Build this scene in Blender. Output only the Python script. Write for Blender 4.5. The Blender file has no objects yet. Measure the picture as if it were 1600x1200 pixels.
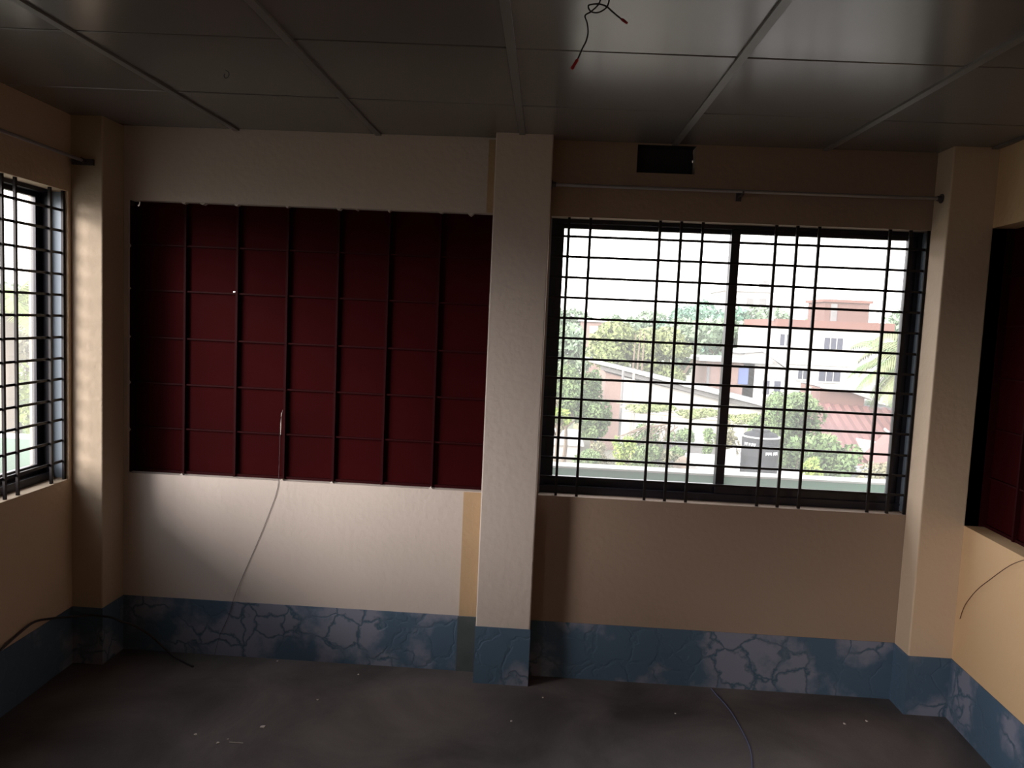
import bpy, math, random
import numpy as np
from mathutils import Vector, Matrix

# ------------------------------------------------------------------ camera
scene = bpy.context.scene
coll = scene.collection
cam_data = bpy.data.cameras.new('camera')
cam = bpy.data.objects.new('camera', cam_data)
coll.objects.link(cam)
RGT = Vector((0.99783711, 0.04840736, 0.04447281))
UPV = Vector((-0.04824959, 0.07987376, 0.99563656))
FWD = Vector((-0.04464393, 0.9956289, -0.08203664))
m = Matrix.Identity(4)
for i in range(3):
    m[i][0] = RGT[i]; m[i][1] = UPV[i]; m[i][2] = -FWD[i]
m.translation = Vector((2.2009, -3.8257, 1.8442))
cam.matrix_world = m
cam_data.sensor_fit = 'HORIZONTAL'
cam_data.sensor_width = 36.0
cam_data.lens = 1177.5 / 1600 * 36.0
cam_data.clip_start = 0.02
cam_data.clip_end = 600
scene.camera = cam

# ------------------------------------------------------------------ sky (bright white haze all round) and exposure
SKY = 3.9
world = bpy.data.worlds.new('overcast_sky')
scene.world = world
world.use_nodes = True
wn = world.node_tree.nodes; wl = world.node_tree.links
wn.clear()
w_out = wn.new('ShaderNodeOutputWorld'); w_bg = wn.new('ShaderNodeBackground')
w_tc = wn.new('ShaderNodeTexCoord'); w_sep = wn.new('ShaderNodeSeparateXYZ')
w_ramp = wn.new('ShaderNodeValToRGB')
w_ramp.color_ramp.elements[0].position = 0.0
w_ramp.color_ramp.elements[0].color = (1.0, 0.965, 0.95, 1)
w_ramp.color_ramp.elements[1].position = 0.9
w_ramp.color_ramp.elements[1].color = (0.86, 0.93, 1.0, 1)
wl.new(w_tc.outputs['Generated'], w_sep.inputs[0]); wl.new(w_sep.outputs['Z'], w_ramp.inputs[0])
wl.new(w_ramp.outputs[0], w_bg.inputs['Color']); w_bg.inputs['Strength'].default_value = SKY
wl.new(w_bg.outputs[0], w_out.inputs['Surface'])

def portal(name, centre, size_x, size_y, direction):
    l = bpy.data.lights.new(name, 'AREA'); l.shape = 'RECTANGLE'; l.size = size_x; l.size_y = size_y
    l.cycles.is_portal = True
    o = bpy.data.objects.new(name, l); coll.objects.link(o)
    o.location = centre
    o.rotation_euler = Vector(direction).to_track_quat('-Z', 'Y').to_euler()
portal('window_sky_portal', (3.12, 0.17, 1.67), 1.86, 1.42, (0, -1, 0))
portal('window_sky_portal', (-0.31, -1.03, 1.67), 1.64, 1.42, (1, 0, 0))
portal('window_sky_portal', (-0.21, -4.85, 1.67), 1.80, 1.42, (1, 0, 0))  # sky sampling for the added, unseen left window

# the sun behind thick haze: a very wide soft source, to the left of and behind the camera
sun = bpy.data.lights.new('hazy_sun', 'SUN'); sun.energy = 7.6; sun.angle = math.radians(31); sun.color = (1.0, .94, .88)
sun_o = bpy.data.objects.new('hazy_sun', sun); coll.objects.link(sun_o)
sun_o.rotation_euler = Vector((.788, .610, -.29)).to_track_quat('-Z', 'Y').to_euler()

scene.view_settings.view_transform = 'Standard'
scene.view_settings.look = 'None'
scene.view_settings.gamma = 1.0
scene.view_settings.use_curve_mapping = False
scene.view_settings.exposure = 0.25
scene.cycles.max_bounces = 10
scene.cycles.diffuse_bounces = 6
scene.cycles.transparent_max_bounces = 16
scene.cycles.caustics_reflective = False
scene.cycles.caustics_refractive = False
scene.cycles.use_denoising = True
rnd = random.Random(7)

# ------------------------------------------------------------------ helpers
class MB:
    """collects shapes, builds ONE mesh object"""
    def __init__(s): s.v = []; s.f = []
    def add(s, vs, fs):
        n = len(s.v); s.v += [tuple(v) for v in vs]; s.f += [tuple(i + n for i in f) for f in fs]; return s
    def hexa(s, c):
        return s.add(c, [(0, 3, 2, 1), (4, 5, 6, 7), (0, 1, 5, 4), (1, 2, 6, 5), (2, 3, 7, 6), (3, 0, 4, 7)])
    def box(s, a, b, fr=None, ch=0.0):
        x0, y0, z0 = a; x1, y1, z1 = b
        x0, x1 = min(x0, x1), max(x0, x1); y0, y1 = min(y0, y1), max(y0, y1); z0, z1 = min(z0, z1), max(z0, z1)
        c = [(x0, y0, z0), (x1, y0, z0), (x1, y1, z0), (x0, y1, z0), (x0, y0, z1), (x1, y0, z1), (x1, y1, z1), (x0, y1, z1)]
        if fr: c = [fr(*p) for p in c]
        return s.hexa(c)
    def tube(s, pts, r, n=6, caps=True):
        pts = [Vector(p) for p in pts]; rr = r if isinstance(r, (list, tuple)) else [r] * len(pts)
        rings = []; prev = None
        for i, p in enumerate(pts):
            t = (pts[min(i + 1, len(pts) - 1)] - pts[max(i - 1, 0)])
            t = t.normalized() if t.length > 1e-9 else Vector((0, 0, 1))
            a = prev if prev else (Vector((0, 0, 1)) if abs(t.z) < .9 else Vector((1, 0, 0)))
            a = (a - t * a.dot(t)); a = a.normalized() if a.length > 1e-6 else t.orthogonal().normalized()
            prev = a; b = t.cross(a)
            rings.append([p + (a * math.cos(2 * math.pi * k / n) + b * math.sin(2 * math.pi * k / n)) * rr[i] for k in range(n)])
        vs = [v for ring in rings for v in ring]; fs = []
        for i in range(len(pts) - 1):
            for k in range(n):
                fs.append((i * n + k, i * n + (k + 1) % n, (i + 1) * n + (k + 1) % n, (i + 1) * n + k))
        if caps:
            fs.append(tuple(reversed(range(n)))); fs.append(tuple((len(pts) - 1) * n + k for k in range(n)))
        return s.add(vs, fs)
    def lathe(s, prof, c, n=24):
        vs = []; fs = []
        for (r, z) in prof:
            for k in range(n):
                a = 2 * math.pi * k / n; vs.append((c[0] + r * math.cos(a), c[1] + r * math.sin(a), c[2] + z))
        for i in range(len(prof) - 1):
            for k in range(n):
                fs.append((i * n + k, i * n + (k + 1) % n, (i + 1) * n + (k + 1) % n, (i + 1) * n + k))
        fs.append(tuple(reversed(range(n)))); fs.append(tuple((len(prof) - 1) * n + k for k in range(n)))
        return s.add(vs, fs)
    def prism(s, poly, e):
        """poly: list of 3D points, e: extrusion vector"""
        n = len(poly); e = Vector(e); vs = [Vector(p) for p in poly] + [Vector(p) + e for p in poly]
        fs = [tuple(range(n)), tuple(reversed(range(n, 2 * n)))] + [((i + 1) % n, i, i + n, (i + 1) % n + n) for i in range(n)]
        return s.add(vs, fs)
    def build(s, name, mat, parent=None, bevel=0.0, smooth=False):
        me = bpy.data.meshes.new(name); me.from_pydata([tuple(v) for v in s.v], [], s.f); me.update()
        if mat: me.materials.append(mat)
        o = bpy.data.objects.new(name, me); coll.objects.link(o)
        if parent: o.parent = parent
        if bevel:
            b = o.modifiers.new('bevel', 'BEVEL'); b.width = bevel; b.segments = 2; b.limit_method = 'ANGLE'
        if smooth:
            for p in me.polygons: p.use_smooth = True
        return o

def empty(name, loc=(0, 0, 0)):
    o = bpy.data.objects.new(name, None); coll.objects.link(o); o.empty_display_size = .05
    return o
def tag(o, label=None, cat=None, group=None, kind=None):
    if label: o['label'] = label
    if cat: o['category'] = cat
    if group: o['group'] = group
    if kind: o['kind'] = kind
    return o
def struct(o, label=None):
    o['kind'] = 'structure'
    if label: o['label'] = label
    return o
def part(o, label):
    o['label'] = label; return o

# ------------------------------------------------------------------ materials
def mat(name, col, rough=.8, metal=0.0, noise=None, bump=0.0, spec=.5, bscale=60.0):
    """col: rgb; noise: (scale, amount, other rgb)"""
    m_ = bpy.data.materials.new(name); m_.use_nodes = True
    nt = m_.node_tree; b = nt.nodes['Principled BSDF']
    b.inputs['Base Color'].default_value = (*col, 1); b.inputs['Roughness'].default_value = rough
    b.inputs['Metallic'].default_value = metal; b.inputs['Specular IOR Level'].default_value = spec
    tc = nt.nodes.new('ShaderNodeTexCoord')
    if noise:
        nz = nt.nodes.new('ShaderNodeTexNoise'); nz.inputs['Scale'].default_value = noise[0]; nz.inputs['Detail'].default_value = 6
        rp = nt.nodes.new('ShaderNodeValToRGB'); mid = .5
        rp.color_ramp.elements[0].position = .5 - noise[1]; rp.color_ramp.elements[1].position = .5 + noise[1]
        rp.color_ramp.elements[0].color = (*col, 1); rp.color_ramp.elements[1].color = (*noise[2], 1)
        nt.links.new(tc.outputs['Object'], nz.inputs['Vector']); nt.links.new(nz.outputs['Fac'], rp.inputs[0])
        nt.links.new(rp.outputs[0], b.inputs['Base Color'])
    if bump:
        n2 = nt.nodes.new('ShaderNodeTexNoise'); n2.inputs['Scale'].default_value = bscale; n2.inputs['Detail'].default_value = 4
        bp = nt.nodes.new('ShaderNodeBump'); bp.inputs['Strength'].default_value = bump; bp.inputs['Distance'].default_value = .01
        nt.links.new(tc.outputs['Object'], n2.inputs['Vector']); nt.links.new(n2.outputs['Fac'], bp.inputs['Height'])
        nt.links.new(bp.outputs[0], b.inputs['Normal'])
    return m_

M = {}
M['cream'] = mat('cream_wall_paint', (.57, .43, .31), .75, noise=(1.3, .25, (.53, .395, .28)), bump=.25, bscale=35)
M['cream2'] = mat('shaded_cream_wall_paint', (.31, .225, .17), .8, noise=(1.3, .25, (.28, .20, .155)), spec=.2, bump=.25, bscale=35)  # cream of the right wall, darkened so the window bay reads as shaded
M['cream3'] = mat('lit_cream_paint_right_wall', (.64, .43, .25), .8, noise=(1.3, .25, (.60, .40, .23)), spec=.2, bump=.25, bscale=35)  # same cream made brighter, light on the right wall put into the colour
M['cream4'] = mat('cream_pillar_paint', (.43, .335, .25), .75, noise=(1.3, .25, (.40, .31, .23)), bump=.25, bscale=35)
M['white'] = mat('whitewash_wall_paint', (.55, .47, .43), .8, noise=(1.6, .25, (.51, .44, .40)), bump=.25, bscale=35)
M['ochre'] = mat('ochre_wall_paint', (.45, .30, .17), .8, noise=(3, .25, (.40, .27, .155)), bump=.2)
M['shell'] = mat('cement_shell', (.35, .33, .30), .9)
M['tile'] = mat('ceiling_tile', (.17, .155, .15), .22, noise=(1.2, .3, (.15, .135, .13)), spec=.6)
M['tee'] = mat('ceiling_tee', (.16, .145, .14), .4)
M['void'] = mat('dark_void', (.02, .018, .016), .95)
M['frame'] = mat('black_aluminium', (.012, .010, .018), .38, .2)
M['liner'] = mat('grey_aluminium', (.16, .19, .23), .45, .3)
M['bar'] = mat('black_steel_bar', (.014, .011, .012), .45, .2, spec=.3)
M['sill'] = mat('sill_plaster', (.55, .50, .46), .8)
M['red'] = mat('dark_red_sheet', (.030, .0016, .0024), .75, noise=(2.2, .3, (.023, .0013, .002)), spec=.035, bump=.15, bscale=12)
M['redbar'] = mat('dark_red_bar', (.022, .002, .003), .6, spec=.06)
M['rod'] = mat('curtain_rod_steel', (.35, .33, .34), .35, .7)
M['bracket'] = mat('bracket_dark', (.05, .045, .05), .5)
M['board'] = mat('black_board', (.004, .004, .008), .7)
M['wire'] = mat('black_wire', (.02, .015, .018), .5)
M['redwire'] = mat('red_wire', (.25, .01, .015), .5)
M['redcap'] = mat('red_tape', (.35, .015, .02), .5)
M['paper'] = mat('paper_scrap', (.62, .55, .50), .8)
M['twine'] = mat('blue_grey_twine', (.10, .11, .20), .7)

def blue_dado():
    m_ = bpy.data.materials.new('peeling_blue_dado'); m_.use_nodes = True
    nt = m_.node_tree; N = nt.nodes.new; L = nt.links.new; b = nt.nodes['Principled BSDF']
    b.inputs['Roughness'].default_value = .65
    tc = N('ShaderNodeTexCoord')
    n1 = N('ShaderNodeTexNoise'); n1.inputs['Scale'].default_value = 2.6; n1.inputs['Detail'].default_value = 9; n1.inputs['Roughness'].default_value = .55
    L(tc.outputs['Object'], n1.inputs['Vector'])
    # warp for cracks
    vm = N('ShaderNodeVectorMath'); vm.operation = 'ADD'
    n2 = N('ShaderNodeTexNoise'); n2.inputs['Scale'].default_value = 9; n2.inputs['Detail'].default_value = 5
    sc_ = N('ShaderNodeVectorMath'); sc_.operation = 'SCALE'; sc_.inputs['Scale'].default_value = .16
    L(tc.outputs['Object'], n2.inputs['Vector']); L(n2.outputs['Color'], sc_.inputs[0])
    L(tc.outputs['Object'], vm.inputs[0]); L(sc_.outputs[0], vm.inputs[1])
    vo = N('ShaderNodeTexVoronoi'); vo.feature = 'DISTANCE_TO_EDGE'; vo.inputs['Scale'].default_value = 6.5
    L(vm.outputs[0], vo.inputs['Vector'])
    cr = N('ShaderNodeValToRGB'); cr.color_ramp.elements[0].position = .0; cr.color_ramp.elements[0].color = (1, 1, 1, 1)
    cr.color_ramp.elements[1].position = .07; cr.color_ramp.elements[1].color = (0, 0, 0, 1)
    L(vo.outputs['Distance'], cr.inputs[0])
    patch = N('ShaderNodeValToRGB')
    patch.color_ramp.elements[0].position = .47; patch.color_ramp.elements[0].color = (0, 0, 0, 1)
    patch.color_ramp.elements[1].position = .55; patch.color_ramp.elements[1].color = (1, 1, 1, 1)
    L(n1.outputs['Fac'], patch.inputs[0])
    mx = N('ShaderNodeMix'); mx.data_type = 'RGBA'
    mx.inputs['A'].default_value = (.06, .105, .165, 1); mx.inputs['B'].default_value = (.19, .20, .27, 1)
    L(patch.outputs[0], mx.inputs['Factor'])
    mx2 = N('ShaderNodeMix'); mx2.data_type = 'RGBA'; mx2.inputs['B'].default_value = (.035, .085, .13, 1)
    mul = N('ShaderNodeMath'); mul.operation = 'MULTIPLY'
    L(cr.outputs[0], mul.inputs[0]); L(patch.outputs[0], mul.inputs[1])
    L(mul.outputs[0], mx2.inputs['Factor']); L(mx.outputs['Result'], mx2.inputs['A'])
    L(mx2.outputs['Result'], b.inputs['Base Color'])
    bp = N('ShaderNodeBump'); bp.inputs['Strength'].default_value = .4; bp.inputs['Distance'].default_value = .004; bp.invert = True
    L(cr.outputs[0], bp.inputs['Height']); L(bp.outputs[0], b.inputs['Normal'])
    return m_
M['blue'] = blue_dado()

def floor_mat():
    m_ = bpy.data.materials.new('stained_concrete_floor'); m_.use_nodes = True
    nt = m_.node_tree; N = nt.nodes.new; L = nt.links.new; b = nt.nodes['Principled BSDF']
    tc = N('ShaderNodeTexCoord')
    n1 = N('ShaderNodeTexNoise'); n1.inputs['Scale'].default_value = 1.7; n1.inputs['Detail'].default_value = 8; n1.inputs['Roughness'].default_value = .6; n1.inputs['Distortion'].default_value = .6
    L(tc.outputs['Object'], n1.inputs['Vector'])
    r = N('ShaderNodeValToRGB'); e = r.color_ramp.elements
    e[0].position = .35; e[0].color = (.060, .051, .052, 1); e[1].position = .68; e[1].color = (.150, .127, .126, 1)
    L(n1.outputs['Fac'], r.inputs[0])
    n2 = N('ShaderNodeTexNoise'); n2.inputs['Scale'].default_value = 90; n2.inputs['Detail'].default_value = 3
    L(tc.outputs['Object'], n2.inputs['Vector'])
    sp = N('ShaderNodeValToRGB'); sp.color_ramp.elements[0].position = .70; sp.color_ramp.elements[1].position = .76
    sp.color_ramp.elements[0].color = (0, 0, 0, 1)
    L(n2.outputs['Fac'], sp.inputs[0])
    mx = N('ShaderNodeMix'); mx.data_type = 'RGBA'; mx.inputs['B'].default_value = (.17, .15, .14, 1)
    L(sp.outputs[0], mx.inputs['Factor']); L(r.outputs[0], mx.inputs['A']); L(mx.outputs['Result'], b.inputs['Base Color'])
    b.inputs['Roughness'].default_value = .55; b.inputs['Specular IOR Level'].default_value = .3
    bp = N('ShaderNodeBump'); bp.inputs['Strength'].default_value = .2; bp.inputs['Distance'].default_value = .005
    L(n2.outputs['Fac'], bp.inputs['Height']); L(bp.outputs[0], b.inputs['Normal'])
    return m_
M['floor'] = floor_mat()

def glass_mat():
    # window glass: clear pane, weak mirror, scattering film added to haze the view outside
    m_ = bpy.data.materials.new('veiled_window_glass'); m_.use_nodes = True
    nt = m_.node_tree; N = nt.nodes.new; L = nt.links.new; nt.nodes.clear()
    out = N('ShaderNodeOutputMaterial'); tr = N('ShaderNodeBsdfTransparent'); gl = N('ShaderNodeBsdfGlossy'); tl = N('ShaderNodeBsdfTranslucent')
    gl.inputs['Roughness'].default_value = .05; tl.inputs['Color'].default_value = (1, .98, .96, 1)
    fr = N('ShaderNodeFresnel'); 
    ge = N('ShaderNodeNewGeometry'); io = N('ShaderNodeMapRange')      # same weak mirror on both faces of the pane
    io.inputs['To Min'].default_value = 1.25; io.inputs['To Max'].default_value = 1 / 1.25
    L(ge.outputs['Backfacing'], io.inputs['Value']); L(io.outputs[0], fr.inputs['IOR'])
    m1 = N('ShaderNodeMixShader'); m1.inputs[0].default_value = VEIL
    m2 = N('ShaderNodeMixShader')
    L(tr.outputs[0], m1.inputs[1]); L(tl.outputs[0], m1.inputs[2])
    L(fr.outputs[0], m2.inputs[0]); L(m1.outputs[0], m2.inputs[1]); L(gl.outputs[0], m2.inputs[2])
    L(m2.outputs[0], out.inputs['Surface'])
    return m_
VEIL = .06  # strength of the film that pales the view in place of haze
M['glass'] = glass_mat()

# ------------------------------------------------------------------ room shell
H = 2.75                      # suspended ceiling
ZS, ZL = .962, 2.380          # window sill and lintel heights
YB = -6.0                     # wall behind the camera
def LW(t, d, z): return (-.165 + .035 * t - d, -t, z)        # left wall frame: t along the wall, d into the wall
def RW(t, d, z): return (4.258 - .0517 * t + d, -t, z)       # right wall frame
def BW(x, y, z): return (x, y, z)

struct(MB().box((-.6, YB - .3, -.2), (4.7, .22, 0)).build('floor', M['floor']), 'dark stained bare concrete floor')

# back wall: two bays with openings, a small vent hole above the right bay
bw = MB()
bw.box((-.36, 0, 0), (1.93, .2, ZS))
bw.box((-.36, 0, ZS), (.02, .2, ZL)); bw.box((-.36, 0, ZL), (1.93, .2, 3.0))
struct(bw.build('wall_back', M['white']), 'whitewashed back wall bay around the red shuttered opening')
bw = MB()
bw.box((1.93, 0, 0), (4.7, .2, ZS)); bw.box((1.93, 0, ZS), (2.19, .2, ZL)); bw.box((4.05, 0, ZS), (4.7, .2, ZL))
bw.box((1.93, 0, ZL), (4.7, .2, 2.608)); bw.box((1.93, 0, 2.608), (2.598, .2, 2.744)); bw.box((2.884, 0, 2.608), (4.7, .2, 2.744))
bw.box((1.93, 0, 2.744), (4.7, .2, 3.0))
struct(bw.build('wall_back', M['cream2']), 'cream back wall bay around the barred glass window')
# unpainted ochre strips beside the middle pillar
struct(MB().box((1.805, -.003, .298), (1.93, 0, ZS - .004)).build('trim_1', M['ochre']), 'ochre unpainted strip below the shuttered opening beside the pillar')
struct(MB().box((1.862, -.003, ZL + .004), (1.93, 0, 2.742)).build('trim_2', M['ochre']), 'ochre unpainted strip above the shuttered opening beside the pillar')

# left wall: window from the pillar on, then an unseen one added to light the right wall
lw = MB()
lw.box((-.2, 0, 0), (6.2, .2, ZS), LW); lw.box((-.2, 0, ZL), (6.2, .2, 3.0), LW)
lw.box((-.2, 0, ZS), (.215, .2, ZL), LW); lw.box((1.85, 0, ZS), (3.95, .2, ZL), LW); lw.box((5.75, 0, ZS), (6.2, .2, ZL), LW)
struct(lw.build('wall_left', M['cream']), 'cream left wall under and over the barred window')
rw = MB()
rw.box((-.2, 0, 0), (6.2, .2, ZS), RW); rw.box((-.2, 0, ZL), (6.2, .2, 3.0), RW)
rw.box((-.2, 0, ZS), (.152, .2, ZL), RW); rw.box((2.05, 0, ZS), (6.2, .2, ZL), RW)
struct(rw.build('wall_right', M['cream3']), 'cream right wall with a red shuttered opening')
struct(MB().box((-.6, YB - .2, 0), (4.7, YB, 3.0)).build('wall_front', M['cream']))

# pillars
def pillar(x0, x1, y, m_, label, y1=0.0):
    o = MB().box((x0, y, 0), (x1, y1, 2.80)).build('pillar', m_, bevel=.006)
    struct(o, label)
    part(MB().box((x0 - .002, y - .003, 0), (x1 + .002, y1, .298)).build('painted_dado', M['blue'], o), 'blue painted band at the pillar foot')
    return o
pillar(-.36, .0, -.191, M['cream4'], 'cream corner pillar beside the left window')
pillar(1.905, 2.182, -.122, M['white'], 'pale square pillar between the shuttered opening and the window')
pillar(4.043, 4.6, -.152, M['cream'], 'cream corner pillar right of the barred window')

# dado bands
def band(mb, name, label, dark=None):
    return struct(mb.build(name, M['blue']), label)
band(MB().box((0, -.004, 0), (1.905, .01, .298)), 'baseboard_back', 'peeling blue painted band under the red shuttered opening')
band(MB().box((2.182, -.004, 0), (4.043, .01, .298)), 'baseboard_back', 'dark blue painted band under the barred glass window')
band(MB().box((.19, -.004, 0), (6.0, .01, .298), LW), 'baseboard_left', 'dark blue painted band along the left wall')
band(MB().box((.15, -.004, 0), (6.0, .01, .298), RW), 'baseboard_right', 'blue grey painted band along the right wall')
M['dado_dark'] = mat('bare_dark_dado', (.075, .085, .085), .8, noise=(8, .2, (.05, .06, .065)))
struct(MB().box((1.800, -.006, 0), (1.903, .0, .296)).build('trim_3', M['dado_dark']), 'grey unpainted patch of the band beside the middle pillar')

# ceiling: dark void above, tiles and tee bars as parts
ceil = struct(MB().box((-.6, YB - .2, 2.90), (4.7, .22, 3.05)).build('ceiling', M['void']), 'suspended ceiling of large grey panels in metal tees')
def xbar(i, y):     # the i-th bar running towards the camera, slightly fanned
    base = [-.20, .586, 1.308, 2.031, 2.776, 3.507, 4.22][i]
    slope = [-.05, -.036, -.022, .003, .025, .05, .07][i] * .6
    return base - slope * y
def ycross(j, x):   # the j-th cross joint, counted from the back wall
    base = [.0, -.64, -1.30, -1.96, -2.62, -3.28, -3.94, -4.60, -5.26, -5.92][j]
    return base + (.032 * (x - .4) if j else 0)
trand = random.Random(3)
for i in range(-1, 7):
    for j in range(0, 9):
        def corner(ii, jj):
            y = ycross(jj, 0)
            x = (-.95 if ii < 0 else 4.95 if ii > 6 else xbar(ii, y))
            y = ycross(jj, x)
            if ii < 0: x = -.30
            if ii > 6: x = 4.45
            return x, y
        c = [corner(i, j), corner(i + 1, j), corner(i + 1, j + 1), corner(i, j + 1)]
        g = .004
        gy0 = .014 if j == 0 else g
        xs0, xs1 = c[0][0], c[1][0]
        if xs1 - xs0 < .1: continue
        pts = [(c[0][0] + g, c[0][1] - gy0), (c[1][0] - g, c[1][1] - gy0), (c[2][0] - g, c[2][1] + g), (c[3][0] + g, c[3][1] + g)]
        cx = sum(p[0] for p in pts) / 4; cy = sum(p[1] for p in pts) / 4
        dz = [trand.uniform(-.0015, .0015) for _ in range(4)]
        mb = MB()
        lo = [(p[0], p[1], H + dz[k]) for k, p in enumerate(pts)]
        inn = [(p[0] + (.003 if p[0] < cx else -.003), p[1] + (.003 if p[1] < cy else -.003), H - .002 + dz[k]) for k, p in enumerate(pts)]
        hi = [(p[0], p[1], H + .012) for p in pts]
        mb.add(inn + lo + hi, [(0, 1, 2, 3), (4, 5, 1, 0), (5, 6, 2, 1), (6, 7, 3, 2), (7, 4, 0, 3), (8, 9, 5, 4), (9, 10, 6, 5), (10, 11, 7, 6), (11, 8, 4, 7), (11, 10, 9, 8)])
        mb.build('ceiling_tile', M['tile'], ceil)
for i in range(7):
    y0, y1 = -.012, YB
    w_ = .015
    mb = MB()
    p0 = (xbar(i, y0), y0); p1 = (xbar(i, y1), y1)
    mb.hexa([(p0[0] - w_, y0, H - .010), (p1[0] - w_, y1, H - .010), (p1[0] + w_, y1, H - .010), (p0[0] + w_, y0, H - .010),
             (p0[0] - w_, y0, H + .02), (p1[0] - w_, y1, H + .02), (p1[0] + w_, y1, H + .02), (p0[0] + w_, y0, H + .02)])
    mb.build('tee_bar', M['tee'], ceil)
for j in range(1, 9):
    mb = MB(); a = -.3; b = 4.45; ya = ycross(j, a); yb = ycross(j, b)
    mb.hexa([(a, ya - .003, H + .002), (b, yb - .003, H + .002), (b, yb + .003, H + .002), (a, ya + .003, H + .002),
             (a, ya - .003, H + .03), (b, yb - .003, H + .03), (b, yb + .003, H + .03), (a, ya + .003, H + .03)])
    mb.build('cross_joint', M['void'], ceil)

# ------------------------------------------------------------------ windows
def sliding_window(name, fr, a, b, z0, z1, mids, label, dd=0.0):
    """fr(t, depth, z); frame from a to b"""
    root = struct(empty(name), label)
    d0, d1 = .082, .150
    f = MB()
    f.box((a, d0, z0), (b, d1, z0 + .035), fr); f.box((a, d0, z1 - .02), (b, d1, z1), fr)
    f.box((a, d0, z0 + .035), (a + .025, d1, z1 - .02), fr); f.box((b - .025, d0, z0 + .035), (b, d1, z1 - .02), fr)
    f.box((a, d0 - .006, z0 + .030), (b, d0, z0 + .040), fr)
    f.build('outer_frame', M['frame'], root)
    l = MB()
    l.box((a, .022, z0 + .006), (a + .004, d0, z1 - .006), fr); l.box((b - .004, .022, z0 + .006), (b, d0, z1 - .006), fr)
    part(l.build('jamb_liner', M['liner'], root), 'grey metal lining of the window jamb')
    edges = [a + .025] + mids + [b - .025]
    for k in range(len(edges) - 1):
        e0, e1 = edges[k], edges[k + 1]
        if k > 0: e0 -= .022
        if k < len(edges) - 2: e1 += .022
        dd0 = .118 if k % 2 == 0 else .090; dd1 = dd0 + .024
        s = MB(); st = .044 
        s.box((e0, dd0, z0 + .035), (e0 + st, dd1, z1 - .018), fr); s.box((e1 - st, dd0, z0 + .035), (e1, dd1, z1 - .018), fr)
        s.box((e0 + st, dd0, z0 + .035), (e1 - st, dd1, z0 + .082), fr); s.box((e0 + st, dd0, z1 - .042), (e1 - st, dd1, z1 - .018), fr)
        so = s.build('sliding_sash', M['frame'], root)
        MB().box((e0 + st - .004, dd0 + .010, z0 + .078), (e1 - st + .004, dd0 + .014, z1 - .038), fr).build('pane', M['glass'], so)
    return root
sliding_window('window_1', BW, 2.19, 4.05, ZS, ZL, [3.128], 'black sliding window of two panes in the right bay of the back wall')
sliding_window('window_2', LW, .215, 1.85, ZS, ZL, [1.03], 'black sliding window in the left wall')

sliding_window('added_window', LW, 3.95, 5.75, ZS, ZL, [4.85], 'added unseen sliding window in the left wall that lights the right wall')  # out of view, added for the light it throws on the right wall

def grille(fr, a, b, vs, label, seed=1):
    r_ = random.Random(seed)
    root = tag(empty('window_grille'), label, 'window grille')
    me = None
    for t in vs:
        t0 = t + r_.uniform(-.001, .001); w = .0068
        MB().box((t0 - w, .014, ZS - .002), (t0 + w, .0255, ZL + .004), fr).build('vertical_bar', M['bar'], root)
    for k in range(13):
        z = 1.056 + .1027 * k + r_.uniform(-.002, .002)
        z2 = z + r_.uniform(-.003, .003); c = []
        for (dd_, dz_) in ((0, 0),):
            mb = MB()
            h = .0060
            mb.hexa([fr(a, .0255, z - h), fr(b, .0255, z2 - h), fr(b, .034, z2 - h), fr(a, .034, z - h),
                     fr(a, .0255, z + h), fr(b, .0255, z2 + h), fr(b, .034, z2 + h), fr(a, .034, z + h)])
            mb.build('horizontal_bar', M['bar'], root)
    return root
VS = [2.280, 2.386, 2.733, 2.839, 2.945, 3.306, 3.409, 3.515, 3.859, 3.958, 4.042]
grille(BW, 2.19, 4.05, VS, 'black steel bar grille in front of the wide sliding window on the back wall', 1)
grille(LW, .215, 1.85, [.224, .325, .571, .657, .76, 1.10, 1.20, 1.31, 1.66, 1.76, 1.84], 'black steel bar grille in front of the left wall window, at the photo\'s left edge', 2)

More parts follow.
